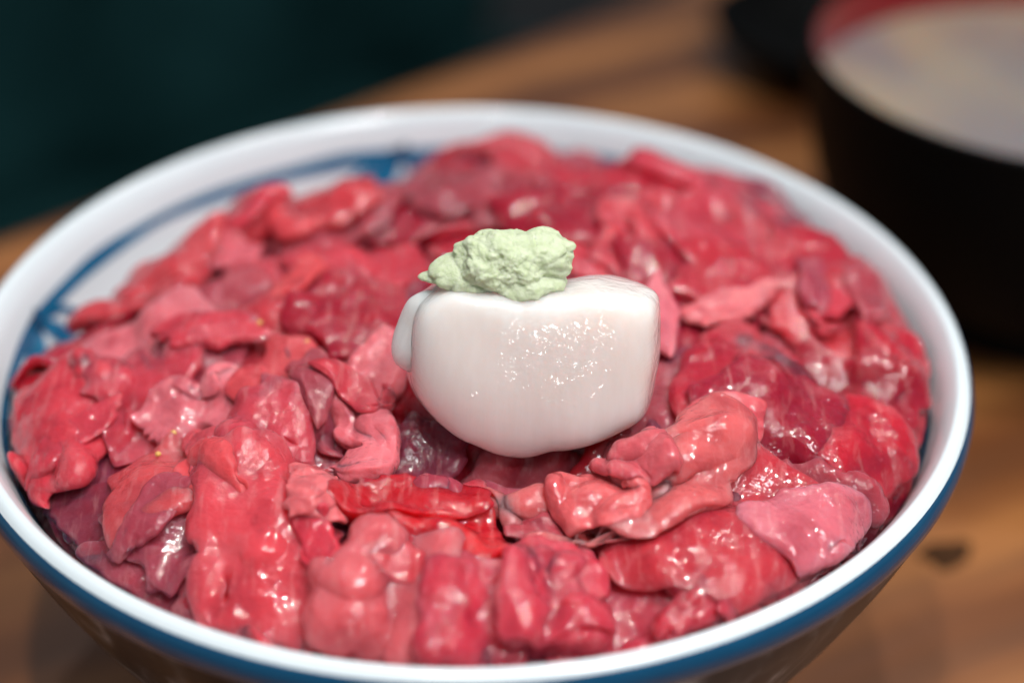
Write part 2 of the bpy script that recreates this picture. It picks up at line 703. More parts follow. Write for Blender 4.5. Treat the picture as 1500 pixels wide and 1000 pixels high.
def heap_z(x, y):
    r = np.hypot(x, y)
    return (-4.5 + 9.5 * np.clip(1 - (r / 72) ** 2, 0, 1) + 1.2 * x / 69 + 1.2 * y / 69 - 4.2 * np.clip(y / 69, 0, 1) ** 2
            + 3.0 * np.exp(-(x + 5) ** 2 / 130 - (y - 58) ** 2 / 90) + 1.5 * np.exp(-(x - 62) ** 2 / 90 - (y - 14) ** 2 / 200)
            + 3 * np.exp(-(x + 62) ** 2 / 70 - (y + 18) ** 2 / 110) - 4.8 * np.exp(-(x + 44) ** 2 / 700 - (y - 50) ** 2 / 200) - 3.2 * np.exp(-(x - 30) ** 2 / 260 - (y - 58) ** 2 / 90))


def swell(x, y, seed, wl, n=9):
    g = np.random.default_rng(seed)
    out = 0
    for _ in range(n):
        a = g.uniform(0, 2 * np.pi)
        k = 2 * np.pi / (wl * g.uniform(.7, 1.6))
        out = out + np.sin(k * (x * np.cos(a) + y * np.sin(a)) + g.uniform(0, 6.28))
    return out / math.sqrt(n / 2)


def bare(x, y):
    """the two spots where the painted wall stays bare of fish"""
    return np.exp(-((x + 21) ** 2 + (y - 61) ** 2) / 130) + np.exp(-((x + 65) ** 2 + (y - 16) ** 2) / 210)


Hf = heap_z(GX, GY) - 5.6 + 1.2 * np.clip(np.hypot(GX, GY) / 66, 0, 1) ** 6 - 1.2 * np.exp(-((np.hypot(GX, GY) - 45) / 12) ** 2) + .7 * swell(GX, GY, 5, 9) - 8 * bare(GX, GY) \
    - 5.2 * np.exp(-(GX - 3) ** 2 / 300 - (GY + 42) ** 2 / 90)


def sampleH(x, y):
    fx = np.clip((x / RES) + GN // 2, 0, GN - 1.001)
    fy = np.clip((y / RES) + GN // 2, 0, GN - 1.001)
    i, j = fx.astype(int), fy.astype(int)
    a, b = fx - i, fy - j
    return (Hf[i, j] * (1 - a) * (1 - b) + Hf[i + 1, j] * a * (1 - b) + Hf[i, j + 1] * (1 - a) * b + Hf[i + 1, j + 1] * a * b)


# the bed under the loose pieces
bv, bf = [], []
nr, ns = 34, 120
for g in range(nr + 1):
    for k in range(ns):
        a = 2 * math.pi * k / ns
        r = 68.5 * g / nr
        x, y = r * math.cos(a), r * math.sin(a)
        z = float(sampleH(np.array([x]), np.array([y]))[0]) - .6
        r = min(r, float(wall_r(z)) - .25)
        bv.append((r * math.cos(a) * .001, r * math.sin(a) * .001, z * .001))
for g in range(nr):
    for k in range(ns):
        k2 = (k + 1) % ns
        bf.append((g * ns + k, (g + 1) * ns + k, (g + 1) * ns + k2, g * ns + k2))
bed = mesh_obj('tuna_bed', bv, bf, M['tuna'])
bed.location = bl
bed.color = (.16, .005, .015, 1)  # red darkened below the scraps' tones: gap shade put into the colour
tag(bed, 'packed red tuna mass, darkened as gap shade, filling the bowl beneath the loose scraps', 'raw tuna', kind='stuff')

COL = {'coral': (.63, .068, .082), 'mid': (.55, .044, .066), 'red': (.47, .014, .032), 'deep': (.34, .008, .025),
       'dull': (.38, .054, .080), 'purple': (.22, .029, .056), 'pale': (.69, .160, .178), 'pale2': (.66, .112, .130),
       'vivid': (.57, .010, .020), 'rose': (.53, .036, .053)}


def sheet_grid(N):
    s = np.linspace(-1, 1, N)
    S, T = np.meshgrid(s, s, indexing='ij')
    X = S * np.sqrt(1 - T * T / 2)
    Y = T * np.sqrt(1 - S * S / 2)
    return S.ravel(), T.ravel(), X.ravel(), Y.ravel()


def links(N):
    idx = np.arange(N * N).reshape(N, N)
    def pr(di, dj):
        a = idx[max(0, -di):N - max(0, di), max(0, -dj):N - max(0, dj)]
        b = idx[max(0, di):, max(0, dj):] if dj >= 0 else idx[max(0, di):, :N + dj]
        a = idx[:N - di, :N - dj] if dj >= 0 else idx[:N - di, -dj:]
        b = idx[di:, dj:] if dj >= 0 else idx[di:, :N + dj]
        return np.c_[a.ravel(), b.ravel()]
    st = np.vstack([pr(1, 0), pr(0, 1), pr(1, 1), pr(1, -1)])
    be = np.vstack([pr(2, 0), pr(0, 2), pr(2, 2), pr(2, -2), pr(4, 0), pr(0, 4), pr(4, 4), pr(4, -4)])
    return st, be


LINKS = {}


def fold_over(P, ang, off, r, turn):
    """bend everything beyond a line round a small cylinder"""
    c, s = math.cos(ang), math.sin(ang)
    u = P[:, 0] * c + P[:, 1] * s - off
    w = -P[:, 0] * s + P[:, 1] * c
    z = P[:, 2].copy()
    th = np.clip(u / r, 0, turn)
    rest = np.maximum(u - r * turn, 0)
    uu = np.where(u > 0, np.sin(th) * (r - z) + np.cos(turn) * rest * (th >= turn), u)
    zz = np.where(u > 0, r - np.cos(th) * (r - z) + np.sin(turn) * rest * (th >= turn), z)
    uu = uu + off
    return np.c_[uu * c - w * s, uu * s + w * c, zz]


def shape_sheet(a, b, style, g, N):
    S, T, X, Y = sheet_grid(N)
    ph = np.arctan2(Y, X)
    # a torn slice: a rough polygon with a few straight cuts
    out = np.full_like(ph, 9.)
    nc = int(g.integers(4, 7))
    for q in range(nc):
        al = 2 * math.pi * (q + g.uniform(-.28, .28)) / nc
        cc = np.cos(ph - al)
        out = np.where(cc > .2, np.minimum(out, g.uniform(.72, 1.15) / np.maximum(cc, .2)), out)
    out = np.clip(out, .6, 1.4)
    for k in range(2, 8):
        out += g.normal(0, .075 / k ** .8) * np.cos(k * ph + g.uniform(0, 6.28))
    for k in (9, 11, 14, 17, 21):
        out += g.normal(0, .014) * np.cos(k * ph + g.uniform(0, 6.28))
    out = np.clip(out, .55, 1.5)
    e = 1 - np.maximum(abs(S), abs(T))
    P = np.c_[X * a * out, Y * b * out, 0 * X]
    sd = int(g.integers(1e6))
    m = (a + b) / 2
    rad = np.hypot(X, Y)
    kr = int(g.integers(3, 7))
    ruffle = .055 * m * rad ** 3 * np.sin(kr * ph + g.uniform(0, 6.28)) * (1 + .5 * np.sin(2 * ph + g.uniform(0, 6.28)))
    if style in 'FDC':
        P[:, 2] += ruffle
    if style == 'F':
        P[:, 2] += .045 * m * swell(P[:, 0], P[:, 1], sd, m * 1.1)
        P[:, 2] += -.03 * m * ((X ** 2 + Y ** 2))
        if g.random() < .6:                              # one lifted or rolled edge
            P = fold_over(P, g.uniform(0, 6.28), .72 * m, 2.2, g.uniform(.5, 1.6))
    elif style == 'D':
        P[:, :2] *= 1.18
        P[:, 2] += .06 * m * swell(P[:, 0], P[:, 1], sd, m * .9)
        an = g.uniform(0, 6.28)
        P = fold_over(P, an, .25 * m, g.uniform(1.3, 2.0), g.uniform(2.3, 3.0))
        P = fold_over(P, an + g.uniform(1.2, 2.2), .5 * m, 2.5, g.uniform(.6, 1.6))
    elif style == 'C':
        P[:, :2] *= 1.12
        an = g.uniform(0, 3.14)
        u = P[:, 0] * math.cos(an) + P[:, 1] * math.sin(an)
        wl = g.uniform(.75, 1.05) * m
        wob = .9 * swell(P[:, 0], P[:, 1], sd + 1, m * 1.4)
        P[:, 2] +=   .15 * m * np.sin(2 * np.pi * u / wl + wob) + .10 * m * swell(P[:, 0], P[:, 1], sd, m * .8) + .05 * m * swell(P[:, 0], P[:, 1], sd + 5, m * .42)
        if g.random() < .6:
            P = fold_over(P, g.uniform(0, 6.28), .5 * m, 2.4, g.uniform(1.2, 2.6))
    elif style == 'X':                                   # tightly crumpled ball
        P[:, 2] += .17 * m * swell(P[:, 0], P[:, 1], sd, m * .8)
        an = g.uniform(0, 6.28)
        for q in range(4):
            P = fold_over(P, an + q * 1.65, .42 * m, 3.2, g.uniform(1.7, 2.5))
        P[:, :2] *= 1.15
    elif style == 'R':                                   # ribbon with loops along its long side
        long_x = a >= b
        u = P[:, 0] if long_x else P[:, 1]
        L = max(a, b)
        sh = .45 * min(a, b) * np.sin(u / L * 4.2 + g.uniform(0, 6))
        if long_x:
            P[:, 1] = P[:, 1] * .75 + sh
        else:
            P[:, 0] = P[:, 0] * .75 + sh * .6
        P[:, 2] += .16 * L * np.sin(u / L * 6.5 + g.uniform(0, 6)) + .08 * L * swell(P[:, 0], P[:, 1], sd, L * .7)
        P = fold_over(P, (math.pi / 2 if long_x else 0) + g.normal(0, .3), .35 * min(a, b), 2.2, 2.2)
    elif style == 'L':
        P[:, 2] += .10 * m * swell(P[:, 0], P[:, 1], sd, m) - .35 * m * (X ** 2 + Y ** 2) + .12 * m * swell(P[:, 0], P[:, 1], sd + 3, m * .55)
    return P, e


STIFF = {'F': .06, 'D': .22, 'C': .20, 'X': .4, 'R': .3, 'L': .4}


scallop_in = False


def settle(P, t, style, N):
    """position-based drape on the height field"""
    if N not in LINKS:
        st, be = links(N)
        ij = np.arange(N * N)
        far = (abs(ij[:, None] // N - ij[None] // N) + abs(ij[:, None] % N - ij[None] % N)) > 4
        LINKS[N] = (st, be, far)
    st, be, far = LINKS[N]
    I = np.r_[st[:, 0], be[:, 0]]
    J = np.r_[st[:, 1], be[:, 1]]
    k = np.r_[np.full(len(st), .75), np.full(len(be), STIFF[style])]
    L0 = np.linalg.norm(P[I] - P[J], axis=1)
    cnt = np.bincount(np.r_[I, J], minlength=N * N)
    V = np.zeros_like(P)
    steps = 46
    gap = t * .8
    for s in range(steps):
        Q = P + V + np.array([0, 0, -.16])
        for it in range(4):
            d = Q[I] - Q[J]
            L = np.linalg.norm(d, axis=1) + 1e-9
            corr = (k * .5 * (L - L0) / L)[:, None] * d
            for ax in range(3):
                acc = np.bincount(I, -corr[:, ax], N * N) + np.bincount(J, corr[:, ax], N * N)
                Q[:, ax] += acc / cnt * 2.6
        if s % 3 == 2:                                   # keep folds of one piece apart
            dd = Q[:, None] - Q[None]
            dist = np.sqrt((dd ** 2).sum(2)) + 1e-6
            near = far & (dist < gap)
            if near.any():
                push = np.where(near, (gap - dist) / dist * .25, 0)
                Q += np.clip((push[:, :, None] * dd).sum(1), -.6, .6)
        h = sampleH(Q[:, 0], Q[:, 1]) + t * .5
        hit = Q[:, 2] < h
        Q[hit, :2] = P[hit, :2] + (Q[hit, :2] - P[hit, :2]) * .25
        Q[:, 2] = np.where(hit, Q[:, 2] + (h - Q[:, 2]) * .8, Q[:, 2])
        if scallop_in:                                   # slide down the front face of the scallop
            dx = (Q[:, 0] - SCX) / 18.
            yf = SCY - 7.4 + (Q[:, 2] - SCZ) * .34 + 2.6 * dx ** 2 - t * .5
            ins = (abs(dx) < 1.02) & (Q[:, 1] > yf) & (Q[:, 1] < SCY + 2) & (Q[:, 2] < SCZ + 12) & (Q[:, 2] > SCZ - 13 + 6 * dx ** 2)
            Q[:, 1] = np.where(ins, np.maximum(yf, Q[:, 1] - 1.2), Q[:, 1])
        r = np.hypot(Q[:, 0], Q[:, 1])
        top = heap_z(Q[:, 0], Q[:, 1]) + 2.2 + t - 9 * bare(Q[:, 0], Q[:, 1])
        Q[:, 2] = np.where((r > 52) & (Q[:, 2] > top), np.maximum(top, Q[:, 2] - 1.5), Q[:, 2])
        rm = wall_r(np.minimum(Q[:, 2], -1.)) - t * .5 - .4
        f = np.where(r > rm, rm / np.maximum(r, 1e-6), 1)
        Q[:, :2] *= f[:, None]
        V = (Q - P) * .86
        P = Q
    G = P.reshape(N, N, 3)
    for _ in range(1):                                   # take off the last jitters
        B = G.copy()
        B[1:-1, 1:-1] = .5 * G[1:-1, 1:-1] + .125 * (G[2:, 1:-1] + G[:-2, 1:-1] + G[1:-1, 2:] + G[1:-1, :-2])
        G = B
    return G


def grid_normals(G):
    du = np.gradient(G, axis=0)
    dv = np.gradient(G, axis=1)
    n = np.cross(du, dv)
    return n / (np.linalg.norm(n, axis=2, keepdims=True) + 1e-9)


def shell(G, T, deep=None):
    """closed skin round a mid-surface; T = half thickness per grid point"""
    N = G.shape[0]
    n = grid_normals(G)
    top = (G + n * T[:, :, None]).reshape(-1, 3)
    bot = (G - n * T[:, :, None]).reshape(-1, 3)
    if deep is not None:                                 # the underside swells down into the heap
        bot[:, 2] -= deep.ravel()
    verts = np.vstack([top, bot])
    q = np.arange(N * N).reshape(N, N)
    a, b, c, d = q[:-1, :-1].ravel(), q[1:, :-1].ravel(), q[1:, 1:].ravel(), q[:-1, 1:].ravel()
    faces = np.c_[a, b, c, d].tolist() + (np.c_[d, c, b, a] + N * N).tolist()
    ring = list(q[:, 0]) + list(q[-1, 1:]) + list(q[-2::-1, -1]) + list(q[0, -2:0:-1])
    for i in range(len(ring)):
        u, v = int(ring[i]), int(ring[(i + 1) % len(ring)])
        faces.append([v, u, u + N * N, v + N * N])
    return verts, faces


def splat(verts, N, up=5):
    """raise the height field to the top of the piece"""
    for part in verts.reshape(-1, N, N, 3):
        for i in range(up):
            for j in range(up):
                a, b = i / up, j / up
                p = (part[:-1, :-1] * (1 - a) * (1 - b) + part[1:, :-1] * a * (1 - b)
                     + part[:-1, 1:] * (1 - a) * b + part[1:, 1:] * a * b).reshape(-1, 3)
                ii = np.clip(np.round(p[:, 0] / RES).astype(int) + GN // 2, 0, GN - 1)
                jj = np.clip(np.round(p[:, 1] / RES).astype(int) + GN // 2, 0, GN - 1)
                np.maximum.at(Hf, (ii, jj), p[:, 2])


def soften():
    """a little smoothing so that later pieces bridge small gaps"""
    global Hf
    B = Hf.copy()
    B[1:-1, 1:-1] = .4 * Hf[1:-1, 1:-1] + .15 * (Hf[2:, 1:-1] + Hf[:-2, 1:-1] + Hf[1:-1, 2:] + Hf[1:-1, :-2])
    Hf = B


lump_tex = bpy.data.textures.new('lumps', 'CLOUDS')
lump_tex.noise_scale = .0024
lump_tex.noise_depth = 1


def piece(x, y, a, b, yaw, style, colour, thick, label, seed, group=None, N=15, level=2):
    g = np.random.default_rng(seed)
    P, e = shape_sheet(a, b, style, g, N)
    cy, sy = math.cos(math.radians(yaw)), math.sin(math.radians(yaw))
    P = np.c_[P[:, 0] * cy - P[:, 1] * sy + x, P[:, 0] * sy + P[:, 1] * cy + y, P[:, 2]]
    z0 = np.max(sampleH(P[:, 0], P[:, 1]) - P[:, 2]) * .5 + np.mean(sampleH(P[:, 0], P[:, 1]) - P[:, 2]) * .5
    P[:, 2] += z0 + thick * .6 + .8
    G = settle(P, thick, style, N)
    edge = np.clip((e.reshape(N, N) + .03) / (.20 if style != 'L' else .9), 0, 1) ** .7
    T = thick * .5 * edge * (1 + .22 * swell(G[:, :, 0], G[:, :, 1], seed + 7, 9))
    T = np.clip(T, .14, None)
    thick_below = {'F': 5., 'C': 5., 'L': 6.}.get(style, 0.) * (min(a, b) > 5)
    ee = np.clip((e.reshape(N, N) - .04) / .5, 0, 1)
    verts, faces = shell(G, T, thick_below * ee * ee * (3 - 2 * ee) if thick_below else None)
    splat(verts[:N * N], N)
    soften()
    ctr = G.reshape(-1, 3).mean(0)
    ctr[2] = verts[:, 2].min()
    o = mesh_obj('tuna_scrap', (verts - ctr) * .001, faces, M['tuna'])
    o.location = W(*ctr)
    c = np.array(COL[colour]) * g.uniform(.9, 1.1, 3)
    o.color = (*np.clip(c, 0, 1), 1. if thick_below else .13)
    sub = o.modifiers.new('smooth', 'SUBSURF')
    sub.levels = sub.render_levels = level
    dp = o.modifiers.new('lumps', 'DISPLACE')
    dp.texture = lump_tex
    dp.texture_coords = 'GLOBAL'
    dp.strength = .00030
    dp.mid_level = .5
    tag(o, label, 'raw tuna', group or 'raw tuna scraps heaped in the bowl')
    return o


# filling layer: scraps that only peep out between the others
rng = np.random.default_rng(11)
KIND = {'F': 'flat', 'C': 'crinkled', 'D': 'folded'}
TONE = {'dull': 'dull pink', 'mid': 'rose', 'deep': 'dark red', 'red': 'bright red', 'purple': 'purplish'}
for k in range(74):
    rr = 67 * math.sqrt((k + .5) / 74)
    aa = k * 2.39996
    if bare(rr * math.cos(aa), rr * math.sin(aa)) > .45:
        continue
    back_left = 1.7 < aa % 6.2832 < 3.1
    if back_left and rr > 52:
        rr *= .90
    st_, co_ = str(rng.choice(['C', 'D', 'F', 'C'])), str(rng.choice(['dull', 'mid', 'deep', 'red', 'purple']))
    piece(rr * math.cos(aa), rr * math.sin(aa), rng.uniform(9, 13) * (1.25 if aa % 6.2832 < 1.7 else 1), rng.uniform(8, 11) * (1.25 if aa % 6.2832 < 1.7 else 1), rng.uniform(0, 360),
          st_, co_, rng.uniform(2.0, 2.8),
          'small %s %s tuna scrap half buried between larger scraps of the heap' % (KIND[st_], TONE[co_]), 500 + k,
          'half buried tuna scraps', 13, 1)

# x, y, half length, half width (mm), yaw, style, colour, thickness, label
PIECES = [
    (-8.4, 32.7, 11.7, 9.4, 10, 'C', 'deep', 1.9,
     'dark red folded tuna scrap beside the blue fan painted inside the bowl'),
    (-21.4, 25.5, 9.1, 9.2, 0, 'C', 'dull', 1.9,
     'dull pink tuna scrap below the blue fan painted inside the bowl'),
    (-1.0, 54.7, 18.8, 9.1, -8, 'D', 'mid', 2.5,
     'peaked pink tuna scrap leaning highest against the far bowl wall'),
    (23.6, 34.6, 18.5, 9.5, -10, 'F', 'red', 2.2,
     'broad coral red tuna slab lying along the far wall of the bowl'),
    (40.5, 35.4, 16.0, 9.6, -25, 'F', 'mid', 2.0,
     'smooth tuna slab along the bowl wall, next to the broad coral red one'),
    (0.8, 29.2, 9.2, 7.0, 5, 'C', 'dull', 1.9,
     'mottled tuna scrap lying just behind the wasabi lump'),
    (15.2, 20.2, 11.2, 6.8, 0, 'C', 'deep', 1.9,
     'deep red tuna scrap tucked behind the scallop and wasabi'),
    (29.2, 16.2, 9.6, 7.8, 20, 'C', 'mid', 1.9,
     'crinkled tuna scrap behind the right shoulder of the scallop'),
    (48.3, 20.0, 14.7, 10.5, -20, 'D', 'mid', 2.2,
     'pink glossy tuna fold in front of the smooth slab by the far wall'),
    (57.2, 15.9, 8.9, 10.2, -35, 'C', 'red', 1.9,
     'small red tuna curl with a dark hollow beside the bowl wall'),
    (-29.7, 28.7, 11.6, 10.5, 15, 'C', 'mid', 2.5,
     'lumpy pink tuna mound against the bowl wall, touching the painted ring'),
    (-39.0, 30.0, 8.5, 8.2, 30, 'C', 'mid', 2.2,
     'rounded pink tuna scrap between the white bowl wall and a lumpy mound'),
    (-47.9, 15.8, 9.9, 6.9, 30, 'D', 'pale', 1.9,
     'narrow pale tuna strip lying along the painted ring'),
    (-52.1, 11.6, 12.8, 8.6, 12, 'D', 'coral', 2.5,
     'bright coral tuna piece with its tip touching the painted ring'),
    (-29.9, 3.8, 9.3, 8.0, -15, 'C', 'coral', 1.8,
     'warm coral tuna fold halfway between the bowl wall and the scallop'),
    (-16.6, 7.9, 9.4, 8.7, 10, 'C', 'mid', 1.9,
     'crumpled tuna scrap beside the tip of the wasabi'),
    (-39.6, -1.7, 10.5, 7.5, 10, 'F', 'dull', 1.4,
     'flat dull tuna slice between two coral folds'),
    (-47.2, -8.6, 9.1, 11.0, 25, 'F', 'pale', 1.6,
     'flat pale pink slice with frosted gloss above the crumpled ball'),
    (-28.3, -9.0, 8.4, 6.8, 0, 'C', 'mid', 1.5,
     'wet tuna scrap with bright glints in front of the coral fold'),
    (-17.8, -8.6, 7.3, 10.2, 0, 'C', 'deep', 1.8,
     'deep red tuna scrap pressed against the end of the scallop'),
    (-38.7, -13.7, 7.7, 8.1, 0, 'F', 'dull', 1.4,
     'purplish smooth slice behind the pink looped ribbon'),
    (33.3, -0.7, 8.0, 9.6, 0, 'C', 'deep', 1.5,
     'sparkling deep red tuna beside the top corner of the scallop'),
    (44.3, 4.4, 10.0, 8.0, 0, 'C', 'red', 1.5,
     'red rippled tuna scrap behind the large folded slice'),
    (62.5, -1.5, 10.1, 14.4, -60, 'D', 'red', 1.8,
     'upright red tuna slice lining the bowl wall'),
    (53.6, -0.6, 8.1, 8.8, -20, 'C', 'mid', 1.5,
     'crinkled pink tuna beside the upright slice at the wall'),
    (62.1, -19.2, 6.4, 16.0, 0, 'F', 'red', 1.6,
     'red tuna slice pressed flat to the bowl wall, widest point'),
    (55.9, -19.5, 9.3, 12.4, -40, 'C', 'deep', 1.8,
     'deep red crumpled tuna between the folded slice and the wall slices'),
    (31.5, -24.1, 8.0, 13.8, -50, 'F', 'dull', 1.4,
     'dull translucent slice leaning beside the scallop'),
    (43.9, -16.2, 11.8, 16.2, -20, 'D', 'red', 2.0,
     'large glossy red folded slice with a bright curled edge'),
    (46.2, -29.9, 10.5, 9.5, -10, 'C', 'deep', 1.8,
     'pebbly deep red tuna behind the largest smooth slice'),
    (56.8, -31.6, 9.0, 11.1, 35, 'F', 'red', 1.6,
     'red slice with a lit straight edge pointing at the bowl rim'),
    (49.9, -41.6, 6.1, 6.9, 30, 'C', 'dull', 1.5,
     'dark tuna shred deep beside the rim, beyond the largest smooth slice'),
    (-46.7, -45.2, 10.7, 10.6, -35, 'F', 'purple', 1.6,
     'dark purplish slice lying along the near bowl wall under a crumpled ball'),
    (-37.6, -53.0, 10.4, 9.5, -28, 'F', 'dull', 1.4,
     'ridged dull red slice with wet streaks along the near rim'),
    (-28.7, -58.2, 9.2, 7.0, -20, 'F', 'dull', 1.4,
     'smooth dull pink slice curving along the near rim'),
    (-33.3, -43.9, 8.5, 8.3, 0, 'C', 'dull', 1.5,
     'wet purplish tuna under the coral flap'),
    (-56.4, -25.7, 9.1, 13.8, 0, 'X', 'mid', 3.0,
     'crumpled ball of pink tuna by the wall with deep folds'),
    (-45.7, -19.9, 7.6, 9.1, 0, 'C', 'mid', 1.5,
     'pink tuna scrap touching the crumpled ball'),
    (-34.0, -25.6, 11.9, 9.4, -8, 'R', 'pale', 2.2,
     'pale pink looped ribbon of tuna with a ruffled edge'),
    (-23.7, -23.4, 6.0, 9.1, 20, 'D', 'coral', 1.8,
     'soft coral fold behind the purplish wet scrap'),
    (-40.3, -40.0, 8.2, 9.1, -15, 'F', 'coral', 1.8,
     'flat coral tuna flake with a grainy wet face'),
    (-21.9, -32.4, 7.8, 8.6, 20, 'C', 'dull', 1.5,
     'wet wrinkled tuna scrap full of fine glints'),
    (-13.1, -10.7, 6.1, 7.6, 40, 'C', 'deep', 1.5,
     'deep red tuna shred behind the hanging pink ribbon'),
    (-13.2, -48.4, 9.5, 11.2, 25, 'F', 'purple', 1.8,
     'broad dark purple slice with a sparkling wet face'),
    (-6.0, -34.0, 5.7, 7.0, 0, 'C', 'purple', 1.8,
     'shadowed purplish tuna under the near edge of the scallop'),
    (6.1, -49.2, 10.0, 10.3, 10, 'F', 'dull', 1.6,
     'dull rose slice below the scallop with frosted glints'),
    (4.5, -58.6, 9.1, 13.1, 50, 'F', 'purple', 1.6,
     'dark purplish slice with pale streaks beside the pale lump at the rim'),
    None,   # the scallop goes in here
    (3.7, -36.0, 9.3, 5.8, -10, 'F', 'dull', 1.1,
     'striated purplish strip poking out beneath the scallop'),
    (-1.2, -40.5, 3.2, 2.6, -10, 'L', 'dull', 3.8,
     'small rounded mauve nub beneath the scallop'),
    (9.1, -40.3, 3.4, 2.3, 15, 'L', 'dull', 3.8,
     'tiny pale tuna nub below the scallop tip'),
    (-12.5, -27.1, 4.9, 15.0, 8, 'R', 'pale', 2.8,
     'pale ribbon of tuna hanging down beside the scallop'),
    (-28.9, -36.1, 5.3, 13.6, 12, 'D', 'coral', 2.0,
     'upright coral flap folded over near the flat flake'),
    (-25.2, -31.4, 6.2, 7.1, 0, 'C', 'coral', 1.5,
     'small ruffled coral scrap topping the upright flap'),
    (-23.7, -53.1, 10.2, 13.2, 15, 'C', 'coral', 2.2,
     'large pale coral fold with a pointed drooping tip'),
    (-19.4, -43.5, 2.7, 4.0, 0, 'L', 'pale', 3.8,
     'small pale tuna tip standing above the pale coral fold'),
    (22.3, -59.3, 9.5, 8.6, -10, 'C', 'mid', 2.0,
     'rose tuna pieces stacked under the largest smooth slice'),
    (32.6, -56.2, 8.1, 8.0, -30, 'C', 'mid', 2.0,
     'rounded rose tuna roll under the largest smooth slice'),
    (40.9, -50.5, 7.8, 7.1, -35, 'F', 'mid', 1.8,
     'smooth rose slice between the near rim and the largest slice'),
    (-8.5, -60.9, 8.9, 10.0, 0, 'C', 'pale2', 3.5,
     'big pale pink lump bulging at the near rim'),
    (1.2, -63.4, 5.6, 7.1, 0, 'C', 'mid', 2.0,
     'rose tuna scrap squeezed beside the big pale lump'),
    (12.5, -62.3, 5.3, 5.9, 0, 'L', 'mid', 6.0,
     'plump rose tuna chunk resting against the near rim'),
    (11.3, -56.9, 6.4, 5.9, -40, 'D', 'mid', 1.5,
     'thin torn rose sliver with a white glint'),
    (30.0, -32.4, 8.0, 7.3, -10, 'D', 'pale2', 2.0,
     'wet pale fold draped behind the largest smooth slice'),
    (32.2, -45.9, 22.9, 16.1, -14, 'F', 'rose', 1.8,
     'largest smooth translucent tuna slice, flat and glossy'),
    (45.9, -46.1, 7.5, 6.5, -10, 'F', 'pale', 1.8,
     'pale folded corner overlapping the end of the largest slice'),
    (20.5, -37.1, 14.3, 11.6, -10, 'C', 'pale2', 2.5,
     'pale ruffled tuna heap leaning on the scallop'),
    (18.5, -43.7, 6.1, 5.4, -30, 'D', 'pale2', 2.0,
     'pale drooping fold at the foot of the ruffled heap'),
    (23.1, -39.5, 4.2, 4.7, 20, 'D', 'pale2', 2.0,
     'rounded pale knuckle of tuna on the ruffled heap'),
    (-1.3, -49.8, 7.8, 7.9, 15, 'F', 'vivid', 1.1,
     'brightest scarlet slice tucked under another vivid slice'),
    (-6.4, -43.9, 9.6, 6.5, -5, 'F', 'vivid', 1.1,
     'vivid translucent red slice with a torn pale edge'),
]

SC = None


def make_scallop():
    """half scallop leaning back on the heap: an outline given in its face plane"""
    out = np.array([(-18.0, 0), (-17.2, -3.6), (-13.8, -7.3), (-8.8, -9.7), (-4.4, -12.4), (-1, -12.9), (3, -11.6), (9.4, -9.4),
                    (13.8, -8.0), (16.4, -7.0), (17.6, -1.5), (18.0, 5), (17.5, 10.2), (12, 11.4), (5, 11.5), (-2, 11.5), (-8, 11.4),
                    (-13.2, 11.0), (-16.6, 9.0), (-17.8, 5.2)])
    ang = np.arctan2(out[:, 1], out[:, 0])
    rad = np.hypot(out[:, 0], out[:, 1])
    o_ = np.argsort(ang)
    ang, rad = ang[o_], rad[o_]
    ang = np.r_[ang[-1] - 2 * np.pi, ang, ang[0] + 2 * np.pi]
    rad = np.r_[rad[-1], rad, rad[0]]
    N = 27
    S, T, X, Y = sheet_grid(N)
    ph = np.arctan2(Y, X)
    rr = np.interp(ph, ang, rad) * np.hypot(X, Y)
    px, pz = rr * np.cos(ph) * .955, rr * np.sin(ph)
    e = 1 - np.maximum(abs(S), abs(T))
    half = 6.6 * (1 - (1 - np.clip(e, 0, 1)) ** 9) ** .5 + .6
    half += .16 * swell(px, pz, 3, 16) * np.clip(e * 4, 0, 1)
    bulge = -2.2 * (px / 18) ** 2 - 1.3 * ((pz - 4) / 12) ** 2          # front face bows toward the diner
    lean = math.radians(19)
    front = np.c_[px, -half + bulge * -1., pz]
    back = np.c_[px, half + bulge * -1., pz]
    V = np.vstack([front, back])
    y_, z_ = V[:, 1].copy(), V[:, 2].copy()
    V[:, 1] = y_ * math.cos(lean) + z_ * math.sin(lean)
    V[:, 2] = -y_ * math.sin(lean) + z_ * math.cos(lean)
    q = np.arange(N * N).reshape(N, N)
    a, b, c, d = q[:-1, :-1].ravel(), q[1:, :-1].ravel(), q[1:, 1:].ravel(), q[:-1, 1:].ravel()
    F = np.c_[a, b, c, d].tolist() + (np.c_[d, c, b, a] + N * N).tolist()
    ring = list(q[:, 0]) + list(q[-1, 1:]) + list(q[-2::-1, -1]) + list(q[0, -2:0:-1])
    for i in range(len(ring)):
        u, v = int(ring[i]), int(ring[(i + 1) % len(ring)])
        F.append([v, u, u + N * N, v + N * N])
    return V, F, N


SCX, SCY, SCZ = 9.4, -28.8, 12.3                          # centre of the scallop


